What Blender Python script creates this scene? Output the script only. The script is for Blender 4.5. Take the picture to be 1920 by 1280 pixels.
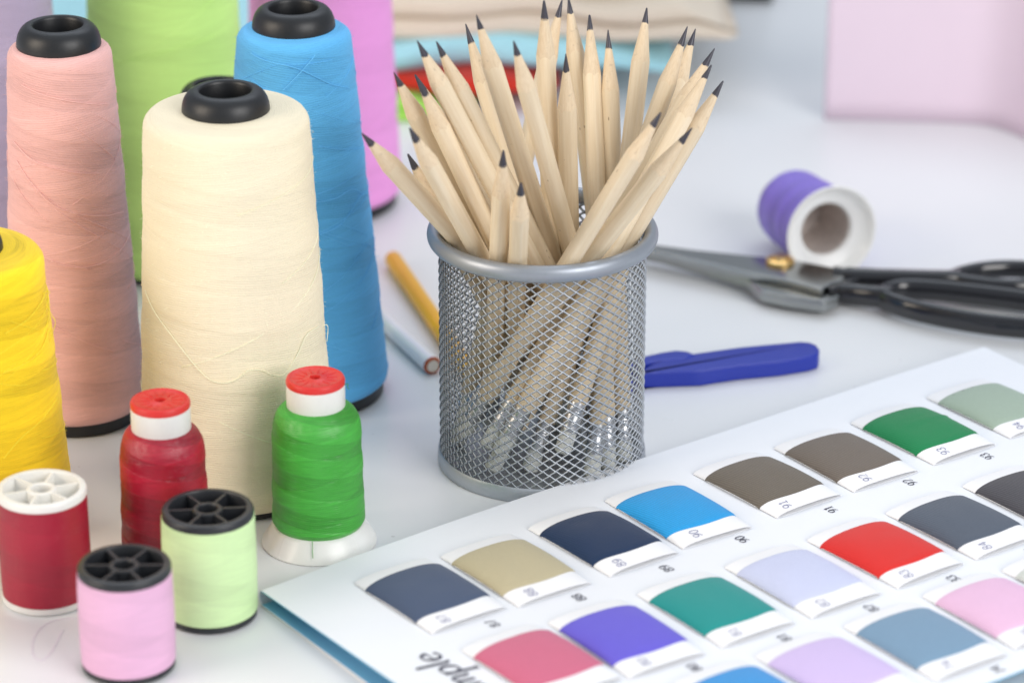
import bpy, bmesh, math, random
from mathutils import Vector, Matrix
import numpy as np
R = random.Random(7)
PI = math.pi
scene = bpy.context.scene
for o in list(bpy.data.objects): bpy.data.objects.remove(o)
COL = scene.collection

# ------------------------------------------------------------------ camera
CF, CP, CH = 6500.0, 0.41061, 0.63259          # focal length in photo pixels, pitch, height over the table
cam_d = bpy.data.cameras.new('camera'); cam = bpy.data.objects.new('camera', cam_d); COL.objects.link(cam)
cam.location = (0, 0, CH); cam.rotation_euler = (PI/2 - CP, 0, 0)
cam_d.sensor_width = 36; cam_d.lens = CF/1920*36; cam_d.clip_start = .01; cam_d.clip_end = 50
cam_d.dof.use_dof = True; cam_d.dof.focus_distance = 1.422; cam_d.dof.aperture_fstop = 6.2; cam_d.dof.aperture_blades = 9
scene.camera = cam
# ------------------------------------------------------------------ light: a bright white studio with large soft windows
world = bpy.data.worlds.new('World'); scene.world = world; world.use_nodes = True
bg = world.node_tree.nodes['Background']; bg.inputs[0].default_value = (.86, .94, 1.06, 1); bg.inputs[1].default_value = .47
def area(name, loc, target, sx, sy, watts, col):
    d = bpy.data.lights.new(name, 'AREA'); d.shape = 'RECTANGLE'; d.size = sx; d.size_y = sy; d.energy = watts; d.color = col
    o = bpy.data.objects.new(name, d); COL.objects.link(o); o.location = loc
    o.rotation_euler = (Vector(target)-Vector(loc)).to_track_quat('-Z', 'Y').to_euler(); return o
area('window_light_right', (1.25, -.05, 1.05), (-.05, 1.38, .12), 1.2, 1.2, 30, (1.0, .975, .95))
area('window_light_back', (.2, 2.9, 2.2), (0, 1.5, .0), 2.4, 1.3, 20, (.84, .90, 1.0))
area('window_light_left', (-1.6, .60, .80), (-.15, 1.35, .10), .9, 1.0, 20, (1.0, .86, .70))
area('overhead_fill', (0, 1.7, 2.5), (0, 1.7, 0), 2.6, 2.6, 9, (.84, .94, 1.0))  # added overhead fill to lift the shadows, not a real fitting
scene.view_settings.view_transform = 'Standard'; scene.view_settings.look = 'None'
scene.view_settings.gamma = 1; scene.view_settings.exposure = .0; scene.view_settings.use_curve_mapping = False

# ------------------------------------------------------------------ helpers
def G(px, py, z=0.0):
    """photo pixel -> point on the horizontal plane at height z"""
    d = ray(px, py); t = (z-CH)/d.z; return Vector((0, 0, CH)) + d*t
def ray(px, py):
    X = (px-960)/CF; Y = -(py-640)/CF; c, s = math.cos(CP), math.sin(CP)
    return Vector((X, c+Y*s, -s+Y*c))
def hexc(h):
    h = h.lstrip('#'); v = [int(h[i:i+2], 16)/255 for i in (0, 2, 4)]
    return tuple(x/12.92 if x <= .04045 else ((x+.055)/1.055)**2.4 for x in v)
def link(name, me, mat=None, parent=None, smooth=True):
    o = bpy.data.objects.new(name, me); COL.objects.link(o)
    if mat: me.materials.append(mat)
    if parent: o.parent = parent
    if smooth: me.polygons.foreach_set('use_smooth', [True]*len(me.polygons))
    return o
def empty(name, label, cat, loc=(0, 0, 0), group=None):
    o = bpy.data.objects.new(name, None); COL.objects.link(o); o.location = loc; o.empty_display_size = .01
    tag(o, label, cat, group); return o
def tag(o, label, cat, group=None):
    o['label'] = label; o['category'] = cat
    if group: o['group'] = group
def pydata(name, v, f, mat=None, parent=None, smooth=True):
    me = bpy.data.meshes.new(name); me.from_pydata([tuple(p) for p in v], [], f); me.update()
    return link(name, me, mat, parent, smooth)
def sharp(o, deg=35):
    me = o.data; bm = bmesh.new(); bm.from_mesh(me)
    for e in bm.edges:
        if len(e.link_faces) == 2 and e.calc_face_angle(0) > math.radians(deg): e.smooth = False
    bm.to_mesh(me); bm.free(); return o
def bandm(u, v, k):
    w = v+.010*math.sin(v*23+2*PI*u)
    st = lambda x, e: min(1, max(0, (x-e+.015)/.03))
    return .62*st((w*k+u) % 1, .5)+.38*st((w*k*.83-u) % 1, .55)
def lathe(name, prof, n=72, mat=None, parent=None, vs=.03, deg=40, wind=None):
    """profile [(r,z)] from bottom outside to top; with a UV map u=turn, v=arc length"""
    v = []; f = []; uv = []
    arc = [0]
    for a, b in zip(prof[:-1], prof[1:]): arc.append(arc[-1]+math.hypot(b[0]-a[0], b[1]-a[1]))
    m = len(prof)
    for i in range(n):
        a = 2*PI*i/n+PI/2
        for q, (r, z) in enumerate(prof):
            if wind:
                vv = arc[q]/(2*PI*vs); r += wind[1]*(bandm(i/n, vv, wind[0])-.5)*min(1, q/4, (m-1-q)/4)+wind[1]*.35*math.sin(vv*61+3*math.sin(2*PI*i/n))
                if len(wind) > 2: r += wind[3]*math.cos(2*PI*(arc[q]/wind[2]+(9 if bandm(i/n, vv, wind[0]) > .5 else -9)*i/n))
            v.append((r*math.cos(a), r*math.sin(a), z))
    for i in range(n):
        for k in range(m-1):
            j = (i+1) % n
            f.append((i*m+k, j*m+k, j*m+k+1, i*m+k+1))
            u0, u1 = i/n, (i+1)/n; s = 2*PI*vs
            uv += [(u0, arc[k]/s), (u1, arc[k]/s), (u1, arc[k+1]/s), (u0, arc[k+1]/s)]
    o = pydata(name, v, f, mat, parent)
    l = o.data.uv_layers.new(name='UVMap'); l.data.foreach_set('uv', [c for p in uv for c in p])
    bm = bmesh.new(); bm.from_mesh(o.data)
    bmesh.ops.remove_doubles(bm, verts=bm.verts, dist=1e-7); bm.to_mesh(o.data); bm.free()
    o.data.polygons.foreach_set('use_smooth', [True]*len(o.data.polygons))
    return sharp(o, deg)
def tube_geo(pts, r, n=6, closed=False, flat=1.0):
    """sweep; r a number or list; flat squashes in z"""
    pts = [Vector(p) for p in pts]; N = len(pts); v = []; f = []
    up = Vector((0, 0, 1))
    for i, p in enumerate(pts):
        a = pts[(i-1) % N] if (closed or i > 0) else p; b = pts[(i+1) % N] if (closed or i < N-1) else p
        t = (b-a).normalized()
        s = t.cross(up)
        if s.length < 1e-4: s = t.cross(Vector((1, 0, 0)))
        s.normalize(); w = s.cross(t); rr = r[i] if isinstance(r, (list, tuple)) else r
        for k in range(n):
            q = 2*PI*k/n; v.append(p + s*(math.cos(q)*rr) + w*(math.sin(q)*rr*flat))
    for i in range(N if closed else N-1):
        j = (i+1) % N
        for k in range(n):
            l = (k+1) % n; f.append((i*n+k, j*n+k, j*n+l, i*n+l))
    if not closed:
        f.append(tuple(range(n))[::1]); f.append(tuple(range((N-1)*n, N*n))[::-1])
    return v, f
def tube(name, pts, r, n=6, mat=None, parent=None, closed=False, flat=1.0):
    v, f = tube_geo(pts, r, n, closed, flat); return pydata(name, v, f, mat, parent)
def merge(geos):
    V = []; F = []
    for v, f in geos:
        k = len(V); V += list(v); F += [tuple(i+k for i in q) for q in f]
    return V, F
def spline(pts, m=8, closed=False):
    P = [Vector(p) for p in pts]; out = []; N = len(P)
    for i in range(N if closed else N-1):
        g = lambda k: P[k % N] if closed else P[max(0, min(N-1, k))]
        p0, p1, p2, p3 = g(i-1), g(i), g(i+1), g(i+2)
        for k in range(m):
            t = k/m; out.append(.5*((2*p1)+(p2-p0)*t+(2*p0-5*p1+4*p2-p3)*t*t+(3*p1-p0-3*p2+p3)*t**3))
    if not closed: out.append(P[-1])
    return out
def slab(name, poly, z0, z1, mat, parent, bev=.0006, ztop=None):
    """outline (xy) extruded from z0 to z1 with bevelled edges; ztop(x,y) may vary the top"""
    bm = bmesh.new(); n = len(poly)
    a = [bm.verts.new((p[0], p[1], z0)) for p in poly]
    b = [bm.verts.new((p[0], p[1], ztop(p[0], p[1]) if ztop else z1)) for p in poly]
    bm.faces.new(a[::-1]); bm.faces.new(b)
    for i in range(n): bm.faces.new((a[i], a[(i+1) % n], b[(i+1) % n], b[i]))
    bmesh.ops.recalc_face_normals(bm, faces=bm.faces)
    if bev:
        ed = [e for e in bm.edges if e.calc_face_angle(0) > .6]
        bmesh.ops.bevel(bm, geom=ed, offset=bev, segments=3, profile=.6, affect='EDGES', clamp_overlap=True)
    me = bpy.data.meshes.new(name); bm.to_mesh(me); bm.free()
    return sharp(link(name, me, mat, parent), 50)
def box_geo(x0, x1, y0, y1, z0, z1):
    v = [(x, y, z) for z in (z0, z1) for x, y in ((x0, y0), (x1, y0), (x1, y1), (x0, y1))]
    return v, [(3, 2, 1, 0), (4, 5, 6, 7), (0, 1, 5, 4), (1, 2, 6, 5), (2, 3, 7, 6), (3, 0, 4, 7)]

# ------------------------------------------------------------------ materials
class NT:
    def __init__(s, name):
        s.m = bpy.data.materials.new(name); s.m.use_nodes = True; s.t = s.m.node_tree; s.b = s.t.nodes['Principled BSDF']
    def n(s, typ, **kw):
        x = s.t.nodes.new(typ)
        for k, val in kw.items(): setattr(x, k, val)
        return x
    def l(s, a, b): s.t.links.new(a, b)
    def math(s, op, a, b=None, c=None):
        x = s.n('ShaderNodeMath', operation=op)
        for i, q in enumerate((a, b, c)):
            if q is None: continue
            if isinstance(q, (int, float)): x.inputs[i].default_value = q
            else: s.l(q, x.inputs[i])
        return x.outputs[0]
    def mixc(s, f, a, b, mode='MIX'):
        x = s.n('ShaderNodeMix', data_type='RGBA', blend_type=mode)
        for i, q in ((0, f), (6, a), (7, b)):
            if isinstance(q, (int, float)): x.inputs[i].default_value = q
            elif isinstance(q, tuple): x.inputs[i].default_value = (*q[:3], 1)
            else: s.l(q, x.inputs[i])
        return x.outputs[2]
    def mixf(s, f, a, b):
        x = s.n('ShaderNodeMix', data_type='FLOAT')
        for i, q in ((0, f), (2, a), (3, b)):
            if isinstance(q, (int, float)): x.inputs[i].default_value = q
            else: s.l(q, x.inputs[i])
        return x.outputs[0]
    def noise(s, scale, vec=None, detail=3, rough=.6):
        x = s.n('ShaderNodeTexNoise'); x.inputs['Scale'].default_value = scale; x.inputs['Detail'].default_value = detail; x.inputs['Roughness'].default_value = rough
        if vec is not None: s.l(vec, x.inputs['Vector'])
        return x.outputs['Fac']
    def ramp(s, f, p0, p1, a=0., b=1.):
        x = s.n('ShaderNodeMapRange', interpolation_type='SMOOTHSTEP'); s.l(f, x.inputs[0])
        for i, q in enumerate((p0, p1, a, b)): x.inputs[i+1].default_value = q
        return x.outputs[0]
    def bump(s, h, strength=.5, dist=.0002):
        x = s.n('ShaderNodeBump'); x.inputs['Strength'].default_value = strength; x.inputs['Distance'].default_value = dist
        s.l(h, x.inputs['Height']); s.l(x.outputs[0], s.b.inputs['Normal']); return x
    def set(s, **kw):
        for k, v in kw.items():
            i = s.b.inputs[k.replace('_', ' ')]
            if isinstance(v, (int, float)): i.default_value = v
            elif isinstance(v, tuple): i.default_value = (*v[:3], 1) if i.type == 'RGBA' else v
            else: s.l(v, i)
        return s
    def obj(s, scale=(1, 1, 1)):
        t = s.n('ShaderNodeTexCoord'); m = s.n('ShaderNodeMapping'); m.inputs['Scale'].default_value = scale
        s.l(t.outputs['Object'], m.inputs[0]); return m.outputs[0]
def plain(name, col, rough=.5, metal=0., spec=.5, coat=0., var=.06, bump=0., scale=300):
    t = NT(name); v = t.obj(); nz = t.noise(scale, v, 4)
    c = t.mixc(nz, tuple(x*(1-var) for x in col), tuple(min(1, x*(1+var)) for x in col))
    t.set(Base_Color=c, Roughness=t.mixf(t.noise(scale*.3, v), rough*.85, min(1, rough*1.15)), Metallic=metal, Specular_IOR_Level=spec, Coat_Weight=coat)
    if bump: t.bump(nz, bump, .0002)
    return t.m
def yarn(name, col, silky=False, bands=5.0, turns=1, pitch=.0006, contrast=.05, vs=.03):
    """wound thread: two layers of opposite helix, fine thread relief, sheen running along the thread"""
    t = NT(name); uvn = t.n('ShaderNodeUVMap', uv_map='UVMap'); sp = t.n('ShaderNodeSeparateXYZ'); t.l(uvn.outputs[0], sp.inputs[0])
    U, V = sp.outputs[0], sp.outputs[1]
    ob = t.obj(); wob = t.math('MULTIPLY', t.math('SUBTRACT', t.noise(18, ob, 1), .5), .06)
    Vw = t.math('MULTIPLY_ADD', t.math('SINE', t.math('MULTIPLY_ADD', V, 23., t.math('MULTIPLY', U, 2*PI))), .010, V)
    k = bands
    A = t.math('FRACT', t.math('MULTIPLY_ADD', Vw, k, t.math('MULTIPLY', U, float(turns))))
    B = t.math('FRACT', t.math('MULTIPLY_ADD', Vw, k*.83, t.math('MULTIPLY', U, -float(turns))))
    mA = t.ramp(A, .485, .515); mB = t.ramp(B, .535, .565)
    M = t.math('MULTIPLY_ADD', mA, .62, t.math('MULTIPLY', mB, .38))
    # threads
    per = 2*PI*vs/pitch
    def lines(sl):
        ph = t.math('MULTIPLY_ADD', V, per, t.math('MULTIPLY', U, float(round(sl*per))))
        return t.math('SINE', t.math('MULTIPLY', ph, 2*PI))
    L = t.mixf(M, lines(.10), lines(-.10))
    fz = t.noise(1400, ob, 2)
    def streak(sl, fu, fv):
        cb = t.n('ShaderNodeCombineXYZ'); t.l(t.math('MULTIPLY', U, fu), cb.inputs[0]); t.l(t.math('MULTIPLY', t.math('MULTIPLY_ADD', U, sl, V), fv), cb.inputs[1])
        return t.noise(1, cb.outputs[0], 3, .65)
    fv = 2*PI*vs/(.0011 if silky else .0014)
    st = t.mixf(M, streak(.12, 9, fv), streak(-.12, 9, fv))
    st2 = t.mixf(M, streak(.12, 5, fv*.25), streak(-.12, 5, fv*.25))
    fac = t.math('ADD', t.math('MULTIPLY', t.math('SUBTRACT', M, .5), contrast*2), t.math('MULTIPLY', t.math('SUBTRACT', st, .5), contrast*4.5))  # sheen bands of the windings painted into the colour, with the thread's own tone
    fac = t.math('ADD', fac, t.math('MULTIPLY', t.math('SUBTRACT', st2, .5), contrast*3.0))
    fac = t.math('ADD', fac, t.math('MULTIPLY', t.math('SUBTRACT', fz, .5), .10 if not silky else .03))
    fac = t.math('ADD', fac, t.math('MULTIPLY', L, contrast*.55 if silky else contrast*.45))
    sc = t.n('ShaderNodeVectorMath', operation='SCALE'); sc.inputs[0].default_value = col; t.l(t.math('ADD', fac, 1.0), sc.inputs['Scale'])
    h = t.math('ADD', t.math('MULTIPLY', L, .35), t.math('ADD', t.math('MULTIPLY', M, .35), t.math('MULTIPLY', fz, .9 if not silky else .2)))
    h = t.math('ADD', h, t.math('MULTIPLY', st, 2.0))
    t.set(Base_Color=sc.outputs[0], Roughness=.38 if silky else .85, Specular_IOR_Level=.65 if silky else .15, Sheen_Weight=.0 if silky else .15, Sheen_Roughness=.5)
    t.bump(h, .45 if not silky else .3, .0003)
    if silky:
        tg = t.n('ShaderNodeTangent', direction_type='RADIAL', axis='Z')
        vt = t.n('ShaderNodeVectorTransform', vector_type='VECTOR', convert_from='OBJECT', convert_to='WORLD'); vt.inputs[0].default_value = (0, 0, 1)
        s2 = t.n('ShaderNodeVectorMath', operation='SCALE'); t.l(vt.outputs[0], s2.inputs[0]); t.l(t.math('MULTIPLY', t.math('SUBTRACT', M, .5), .9), s2.inputs['Scale'])
        ad = t.n('ShaderNodeVectorMath', operation='ADD'); t.l(tg.outputs[0], ad.inputs[0]); t.l(s2.outputs[0], ad.inputs[1])
        t.l(ad.outputs[0], t.b.inputs['Tangent']); t.set(Anisotropic=.75)
    return t.m
def wood_mat():
    t = NT('bare_wood'); tc = t.n('ShaderNodeTexCoord'); oi = t.n('ShaderNodeObjectInfo')
    cb = t.n('ShaderNodeCombineXYZ'); t.l(t.math('MULTIPLY', oi.outputs['Random'], 7.3), cb.inputs[0]); t.l(t.math('MULTIPLY', oi.outputs['Random'], 3.1), cb.inputs[2])
    ad = t.n('ShaderNodeVectorMath', operation='ADD'); t.l(tc.outputs['Object'], ad.inputs[0]); t.l(cb.outputs[0], ad.inputs[1])
    mp = t.n('ShaderNodeMapping'); mp.inputs['Scale'].default_value = (1, 1, .05); t.l(ad.outputs[0], mp.inputs[0])
    g = t.noise(900, mp.outputs[0], 4); big = t.noise(60, mp.outputs[0], 2)
    mp2 = t.n('ShaderNodeMapping'); mp2.inputs['Scale'].default_value = (1, 1, .3); t.l(ad.outputs[0], mp2.inputs[0])
    vo = t.n('ShaderNodeTexNoise'); vo.inputs['Scale'].default_value = 800; vo.inputs['Detail'].default_value = 1; t.l(mp2.outputs[0], vo.inputs['Vector'])
    speck = t.ramp(vo.outputs['Fac'], .77, .82)
    c = t.mixc(g, hexc('#d8bf98'), hexc('#f8ecd6'))
    c = t.mixc(t.math('MULTIPLY', big, .5), c, hexc('#eed9b6'))
    br = t.math('MULTIPLY_ADD', oi.outputs['Random'], .16, .88)
    sc = t.n('ShaderNodeVectorMath', operation='SCALE'); t.l(c, sc.inputs[0]); t.l(br, sc.inputs['Scale'])
    c = t.mixc(t.math('MULTIPLY', speck, .7), sc.outputs[0], hexc('#6e5030'))
    t.set(Base_Color=c, Roughness=.48, Specular_IOR_Level=.4); t.bump(g, .25, .0001); return t.m
def cut_mat():
    t = NT('cut_wood'); tc = t.n('ShaderNodeTexCoord'); oi = t.n('ShaderNodeObjectInfo')
    cb = t.n('ShaderNodeCombineXYZ'); t.l(t.math('MULTIPLY', oi.outputs['Random'], 5.3), cb.inputs[0])
    ad = t.n('ShaderNodeVectorMath', operation='ADD'); t.l(tc.outputs['Object'], ad.inputs[0]); t.l(cb.outputs[0], ad.inputs[1])
    mp = t.n('ShaderNodeMapping'); mp.inputs['Scale'].default_value = (1, 1, .12); t.l(ad.outputs[0], mp.inputs[0])
    g = t.noise(1500, mp.outputs[0], 4); sm = t.ramp(t.noise(500, ad.outputs[0], 3), .58, .75)
    c = t.mixc(g, hexc('#d2b894'), hexc('#f0dfc4')); c = t.mixc(t.math('MULTIPLY', sm, .25), c, hexc('#7c6a5c'))
    t.set(Base_Color=c, Roughness=.7, Specular_IOR_Level=.3); t.bump(g, .5, .0002); return t.m
def fabric_mat(name, col, weave=.0012):
    t = NT(name); v = t.obj()
    w1 = t.n('ShaderNodeTexWave', wave_type='BANDS', bands_direction='DIAGONAL'); w1.inputs['Scale'].default_value = .45/weave; w1.inputs['Distortion'].default_value = .6; t.l(v, w1.inputs['Vector'])
    nz = t.noise(1500, v, 2); big = t.noise(90, v, 2)
    f = t.math('ADD', t.math('MULTIPLY', w1.outputs['Fac'], .5), t.math('MULTIPLY', nz, .5))
    c = t.mixc(f, tuple(x*.68 for x in col), tuple(min(1, x*1.28) for x in col))
    c = t.mixc(t.math('MULTIPLY', big, .25), c, tuple(x*.9 for x in col))
    t.set(Base_Color=c, Roughness=.85, Specular_IOR_Level=.25, Sheen_Weight=.12); t.bump(f, .8, .0002); return t.m
def table_mat():
    t = NT('white_laminate'); v = t.obj(); nz = t.noise(8, v, 4); fine = t.noise(900, v, 2)
    sp = t.n('ShaderNodeTexNoise'); sp.inputs['Scale'].default_value = 260; sp.inputs['Detail'].default_value = 0; t.l(v, sp.inputs['Vector'])
    dust = t.ramp(sp.outputs['Fac'], .86, .89)
    c = t.mixc(nz, (.76, .77, .785), (.80, .81, .82)); c = t.mixc(t.math('MULTIPLY', dust, .35), c, (.35, .33, .33))
    t.set(Base_Color=c, Roughness=t.mixf(t.noise(25, v, 4), .24, .36), Specular_IOR_Level=.5); t.bump(fine, .03, .0001); return t.m
M_TABLE = table_mat()
M_BLACK = plain('black_plastic', (.012, .013, .015), .42, bump=.15, scale=900)
M_BLACKFL = plain('dark_grey_plastic', (.022, .024, .028), .38)
M_WHITEPL = plain('white_plastic', (.82, .81, .77), .35, var=.03)
M_MILKY = NT('milky_plastic').set(Base_Color=(.90, .895, .87), Roughness=.28, Transmission_Weight=.12, Subsurface_Weight=.2, Subsurface_Radius=(.004, .004, .004)).m
M_REDCAP = plain('red_plastic', hexc('#d8322e'), .36, var=.05)
M_PAPER = plain('white_paper', (.87, .87, .885), .75, var=.015, scale=600)
M_CARD = plain('white_card', (.84, .86, .90), .55, var=.012, scale=60)
M_CYAN = plain('cyan_card', hexc('#86c6e6'), .6)
M_INK = plain('black_ink', (.02, .018, .05), .6)
M_PEN = plain('pen_ink', (.12, .13, .30), .6)
M_WOOD = wood_mat()
M_CUT = cut_mat()
M_LEAD = plain('graphite', (.062, .060, .075), .36, metal=.3, bump=.2, scale=1500)
M_FERR = plain('aluminium', (.62, .63, .65), .34, metal=1.)
M_RUBBER = plain('pale_rubber', (.70, .71, .66), .7)
M_STEELP = plain('silver_paint', (.46, .49, .53), .42, metal=.65, var=.05, scale=700)
M_RIM = plain('grey_rim_paint', (.34, .37, .415), .42, metal=.6, var=.05, scale=700)
M_STEEL = plain('blade_steel', (.34, .35, .345), .24, metal=1., var=.12, scale=120)
M_BRASS = plain('brass', (.75, .50, .20), .25, metal=1.)
M_LACQ = plain('black_lacquer', (.012, .012, .015), .16, coat=.5)
M_BLUEPL = plain('blue_plastic', hexc('#1d319e'), .40, bump=.05)
M_YELP = plain('yellow_lacquer', hexc('#efb010'), .35)
M_WHITEP = plain('white_lacquer', (.88, .87, .88), .3)
M_ORANGE = plain('orange_wood', hexc('#b4501c'), .6)
M_PALEWOOD = plain('pale_core', (.80, .74, .66), .7)
M_TUBE = plain('grey_tube', (.62, .55, .51), .4, metal=.1, var=.45, scale=400)  # speckled grey-brown inside of the spool tube

# ------------------------------------------------------------------ the table
tb = pydata('table', *box_geo(-1.3, 1.3, .2, 3.4, -.03, 0), M_TABLE, None, False); tb['kind'] = 'structure'
tag(tb, 'glossy white table top under everything', 'table')

# ------------------------------------------------------------------ thread cones
def cone_r(c, z):
    return c['rb'] + (c['rt']-c['rb'])*(z-.006)/(c['h']-.006)
def on_cone(c, px, py, off=.0003):
    d = ray(px, py); o = Vector((0, 0, CH)); best = None
    for k in range(900):
        t = 1.0 + k*.0008; p = o+d*t
        if math.hypot(p.x-c['x'], p.y-c['y']) < cone_r(c, p.z)+off and .003 < p.z < c['h']:
            return p-Vector((c['x'], c['y'], 0))
    return None
def cone(label, x, y, rb, rt, h, col, fuzz=1800, strands=12, seed=1, bands=7.0, contrast=.05, base=.006, sr=.05):
    sm_ = plain('strand_'+label.split()[0], tuple(min(1, q*1.2+.02) for q in col), .8, var=.03)
    e = empty('thread_cone', label, 'thread cone', (x, y, 0), 'large cones of sewing thread')
    rn = random.Random(seed)
    c = dict(x=x, y=y, rb=rb, rt=rt, h=h)
    prof = [(rb-.006, base-.001), (rb-.0022, base), (rb-.0006, base+.0016), (rb, base+.005)]
    nseg = 150
    for k in range(1, nseg+1):
        z = base+.005 + (h-.0055-base-.005)*k/nseg
        prof.append((cone_r(c, z)+rn.uniform(-1, 1)*.00003, z))
    rr = cone_r(c, h-.0055); q = min(.0055, rr-.0180)
    for k in range(1, 7):
        a = PI/2*k/6; prof.append((rr-q+q*math.cos(a), h-.0055+.0055*math.sin(a)))
    if rr-q > .0182: prof += [((rr-q)*.5+.0085, h+.0006), (.0165, h+.0010)]
    else: prof += [(.0160, h+.0008)]
    ym = yarn('thread_'+label.split()[0], col, False, bands, 1, .0010, contrast)
    th = lathe('thread', prof, 128, ym, e, deg=80, wind=(bands, .00030))
    lathe('base', [(0, .0002), (rb-.0032, .0002), (rb-.0024, .0010), (rb-.0024, base), (rb-.008, base+.001)], 72, M_BLACK, e)
    z = h-.0015; nk = [(.0168, z-.004), (.0174, z+.0002), (.0176, z+.0012)]
    for k in range(0, 11):
        a = PI*.5*k/10; nk.append((.0112+.0065*math.cos(a)**.85, z+.0022+.0086*math.sin(a)))
    nk += [(.0106, z+.0104), (.0103, z+.0094), (.0098, z+.003), (.0098, z-.06), (0, z-.06)]
    lathe('neck', nk, 56, M_BLACK, e, deg=70)
    # single threads lying across the surface
    geos = []
    for k in range(strands):
        a0 = rn.uniform(-PI, .1*PI); da = rn.uniform(.8, 2.4); z0 = rn.uniform(.03, h-.012); sl = rn.choice((-1, 1))*rn.uniform(.006, .020)
        pts = []
        for i in range(25):
            t = i/24; zz = max(.012, min(h-.008, z0 + sl*da*t + .0012*math.sin(3*t+k)))
            r_ = cone_r(c, zz)+.00014; a = a0+da*t; pts.append((r_*math.cos(a), r_*math.sin(a), zz))
        geos.append(tube_geo(pts, .00014, 4))
    if geos:
        s = pydata('crossing_threads', *merge(geos), sm_, e); s['kind'] = 'stuff'
    # fuzz
    if fuzz:
        V = []; F = []
        for k in range(fuzz):
            zz = rn.uniform(.01, h-.004); a = rn.uniform(0, 2*PI); r_ = cone_r(c, zz)
            p = Vector((r_*math.cos(a), r_*math.sin(a), zz)); nrm = Vector((math.cos(a), math.sin(a), .05)); tn = Vector((-math.sin(a), math.cos(a), 0))
            L = rn.uniform(.0008, .0024); d = (nrm*rn.uniform(.15, .6)+tn*rn.uniform(-1, 1)+Vector((0, 0, rn.uniform(-.7, .7)))).normalized()
            w = d.cross(nrm).normalized()*.00004; mid = p+d*L*.5+nrm*L*.12; i = len(V)
            V += [p-w, p+w, mid+w, mid-w, p+d*L]; F += [(i, i+1, i+2, i+3), (i+3, i+2, i+4)]
        s = pydata('thread_fuzz', V, F, sm_, e); s['kind'] = 'stuff'
    c['e'] = e; c['m'] = sm_; return c
cream = cone('cream white thread cone with black neck, between the salmon and blue cones', -.11424, 1.306, .0405, .0332, .1642, hexc('#f3e8cc'), 2600, 5, 1, 6.5, .020, base=.003)
salmon = cone('salmon pink thread cone with black neck, behind the yellow cone', -.18906, 1.3755, .0298, .0217, .1685, hexc('#eebab4'), 1800, 16, 2, 7, .075)
blue = cone('sky blue thread cone with black neck, behind the cream cone', -.0925, 1.400, .0380, .0241, .1680, hexc('#64b8ee'), 2000, 24, 3, 7, .065)
yellow = cone('bright yellow thread cone at the back of the white-flanged crimson spool', -.21906, 1.272, .0399, .0328, .1178, hexc('#fbd62a'), 1600, 10, 4, 7, .11)
lime = cone('tall lime green thread cone behind the salmon and cream cones', -.16435, 1.5567, .042, .0316, .20, hexc('#c8f08c'), 0, 6, 5, 6, .04, base=.003)
magenta = cone('orchid pink thread cone behind the blue cone', -.09442, 1.6308, .0388, .0323, .185, hexc('#ee9fde'), 0, 4, 6, 6, .03)
lavender = cone('greyish lavender thread cone half hidden behind the salmon cone', -.2440, 1.505, .040, .0335, .185, hexc('#bdaec6'), 0, 4, 8, 6, .05)
hidden = cone('short thread cone hidden behind the cream cone, only its black neck lip showing', -.131, 1.462, .030, .0235, .1115, hexc('#e8e6e2'), 0, 0, 9, 4, .03)
# loose ends
def loose(c, px, r=.00015, off=.0008, m=8):
    pts = [on_cone(c, *p, off) for p in px]; pts = [p for p in pts if p is not None]
    o = tube('loose_thread', spline(pts, m), r, 5, c['m'], c['e']); o.data.uv_layers.new(name='UVMap'); return o
loose(cream, [(272, 545), (290, 585), (330, 640), (370, 690), (395, 712), (420, 718), (445, 710), (465, 695), (490, 694), (512, 703), (535, 700), (560, 660), (575, 628), (598, 612)], .00016)
loose(salmon, [(40, 160), (80, 178), (130, 190), (180, 196), (205, 194)], .00016)
loose(salmon, [(30, 300), (60, 345), (100, 385), (150, 402), (200, 404), (232, 397)], .00016)
loose(salmon, [(25, 265), (60, 300), (110, 318), (170, 326), (220, 318)], .00016)
loose(salmon, [(95, 490), (140, 502), (190, 494), (225, 470), (243, 440)], .00016)
loose(blue, [(470, 100), (500, 115), (560, 130), (620, 158), (655, 165)], .00018)
loose(blue, [(612, 72), (590, 105), (560, 140), (530, 170)], .00018)
loose(blue, [(600, 440), (640, 420), (675, 370), (690, 362)], .00018)
loose(blue, [(592, 380), (630, 372), (660, 355), (683, 365)], .00018)
loose(yellow, [(10, 625), (50, 600), (75, 570), (84, 552)], .00018, .0009)
loose(yellow, [(5, 700), (50, 680), (80, 650), (92, 615)], .00018, .0009)
loose(yellow, [(6, 860), (40, 820), (80, 785), (108, 745)], .00018, .0009)
def outl(c, px, y_off, r=.00016):
    """thread loop standing off the silhouette, in the vertical plane through the cone's axis"""
    pts = []
    for x, y in px:
        d = ray(x, y); t = (c['y']+y_off)/d.y; p = Vector((0, 0, CH))+d*t; pts.append(p-Vector((c['x'], c['y'], 0)))
    o = tube('loose_thread', spline(pts, 8), r, 5, c['m'], c['e']); o.data.uv_layers.new(name='UVMap')
outl(yellow, [(80, 552), (90, 545), (93, 549), (88, 556), (90, 575), (97, 590), (104, 604), (99, 622), (94, 640)], -.006)
outl(cream, [(270, 705), (267, 712), (268, 722), (272, 728)], -.004)
outl(cream, [(606, 610), (612, 609), (615, 615), (613, 640)], -.004)

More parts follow.
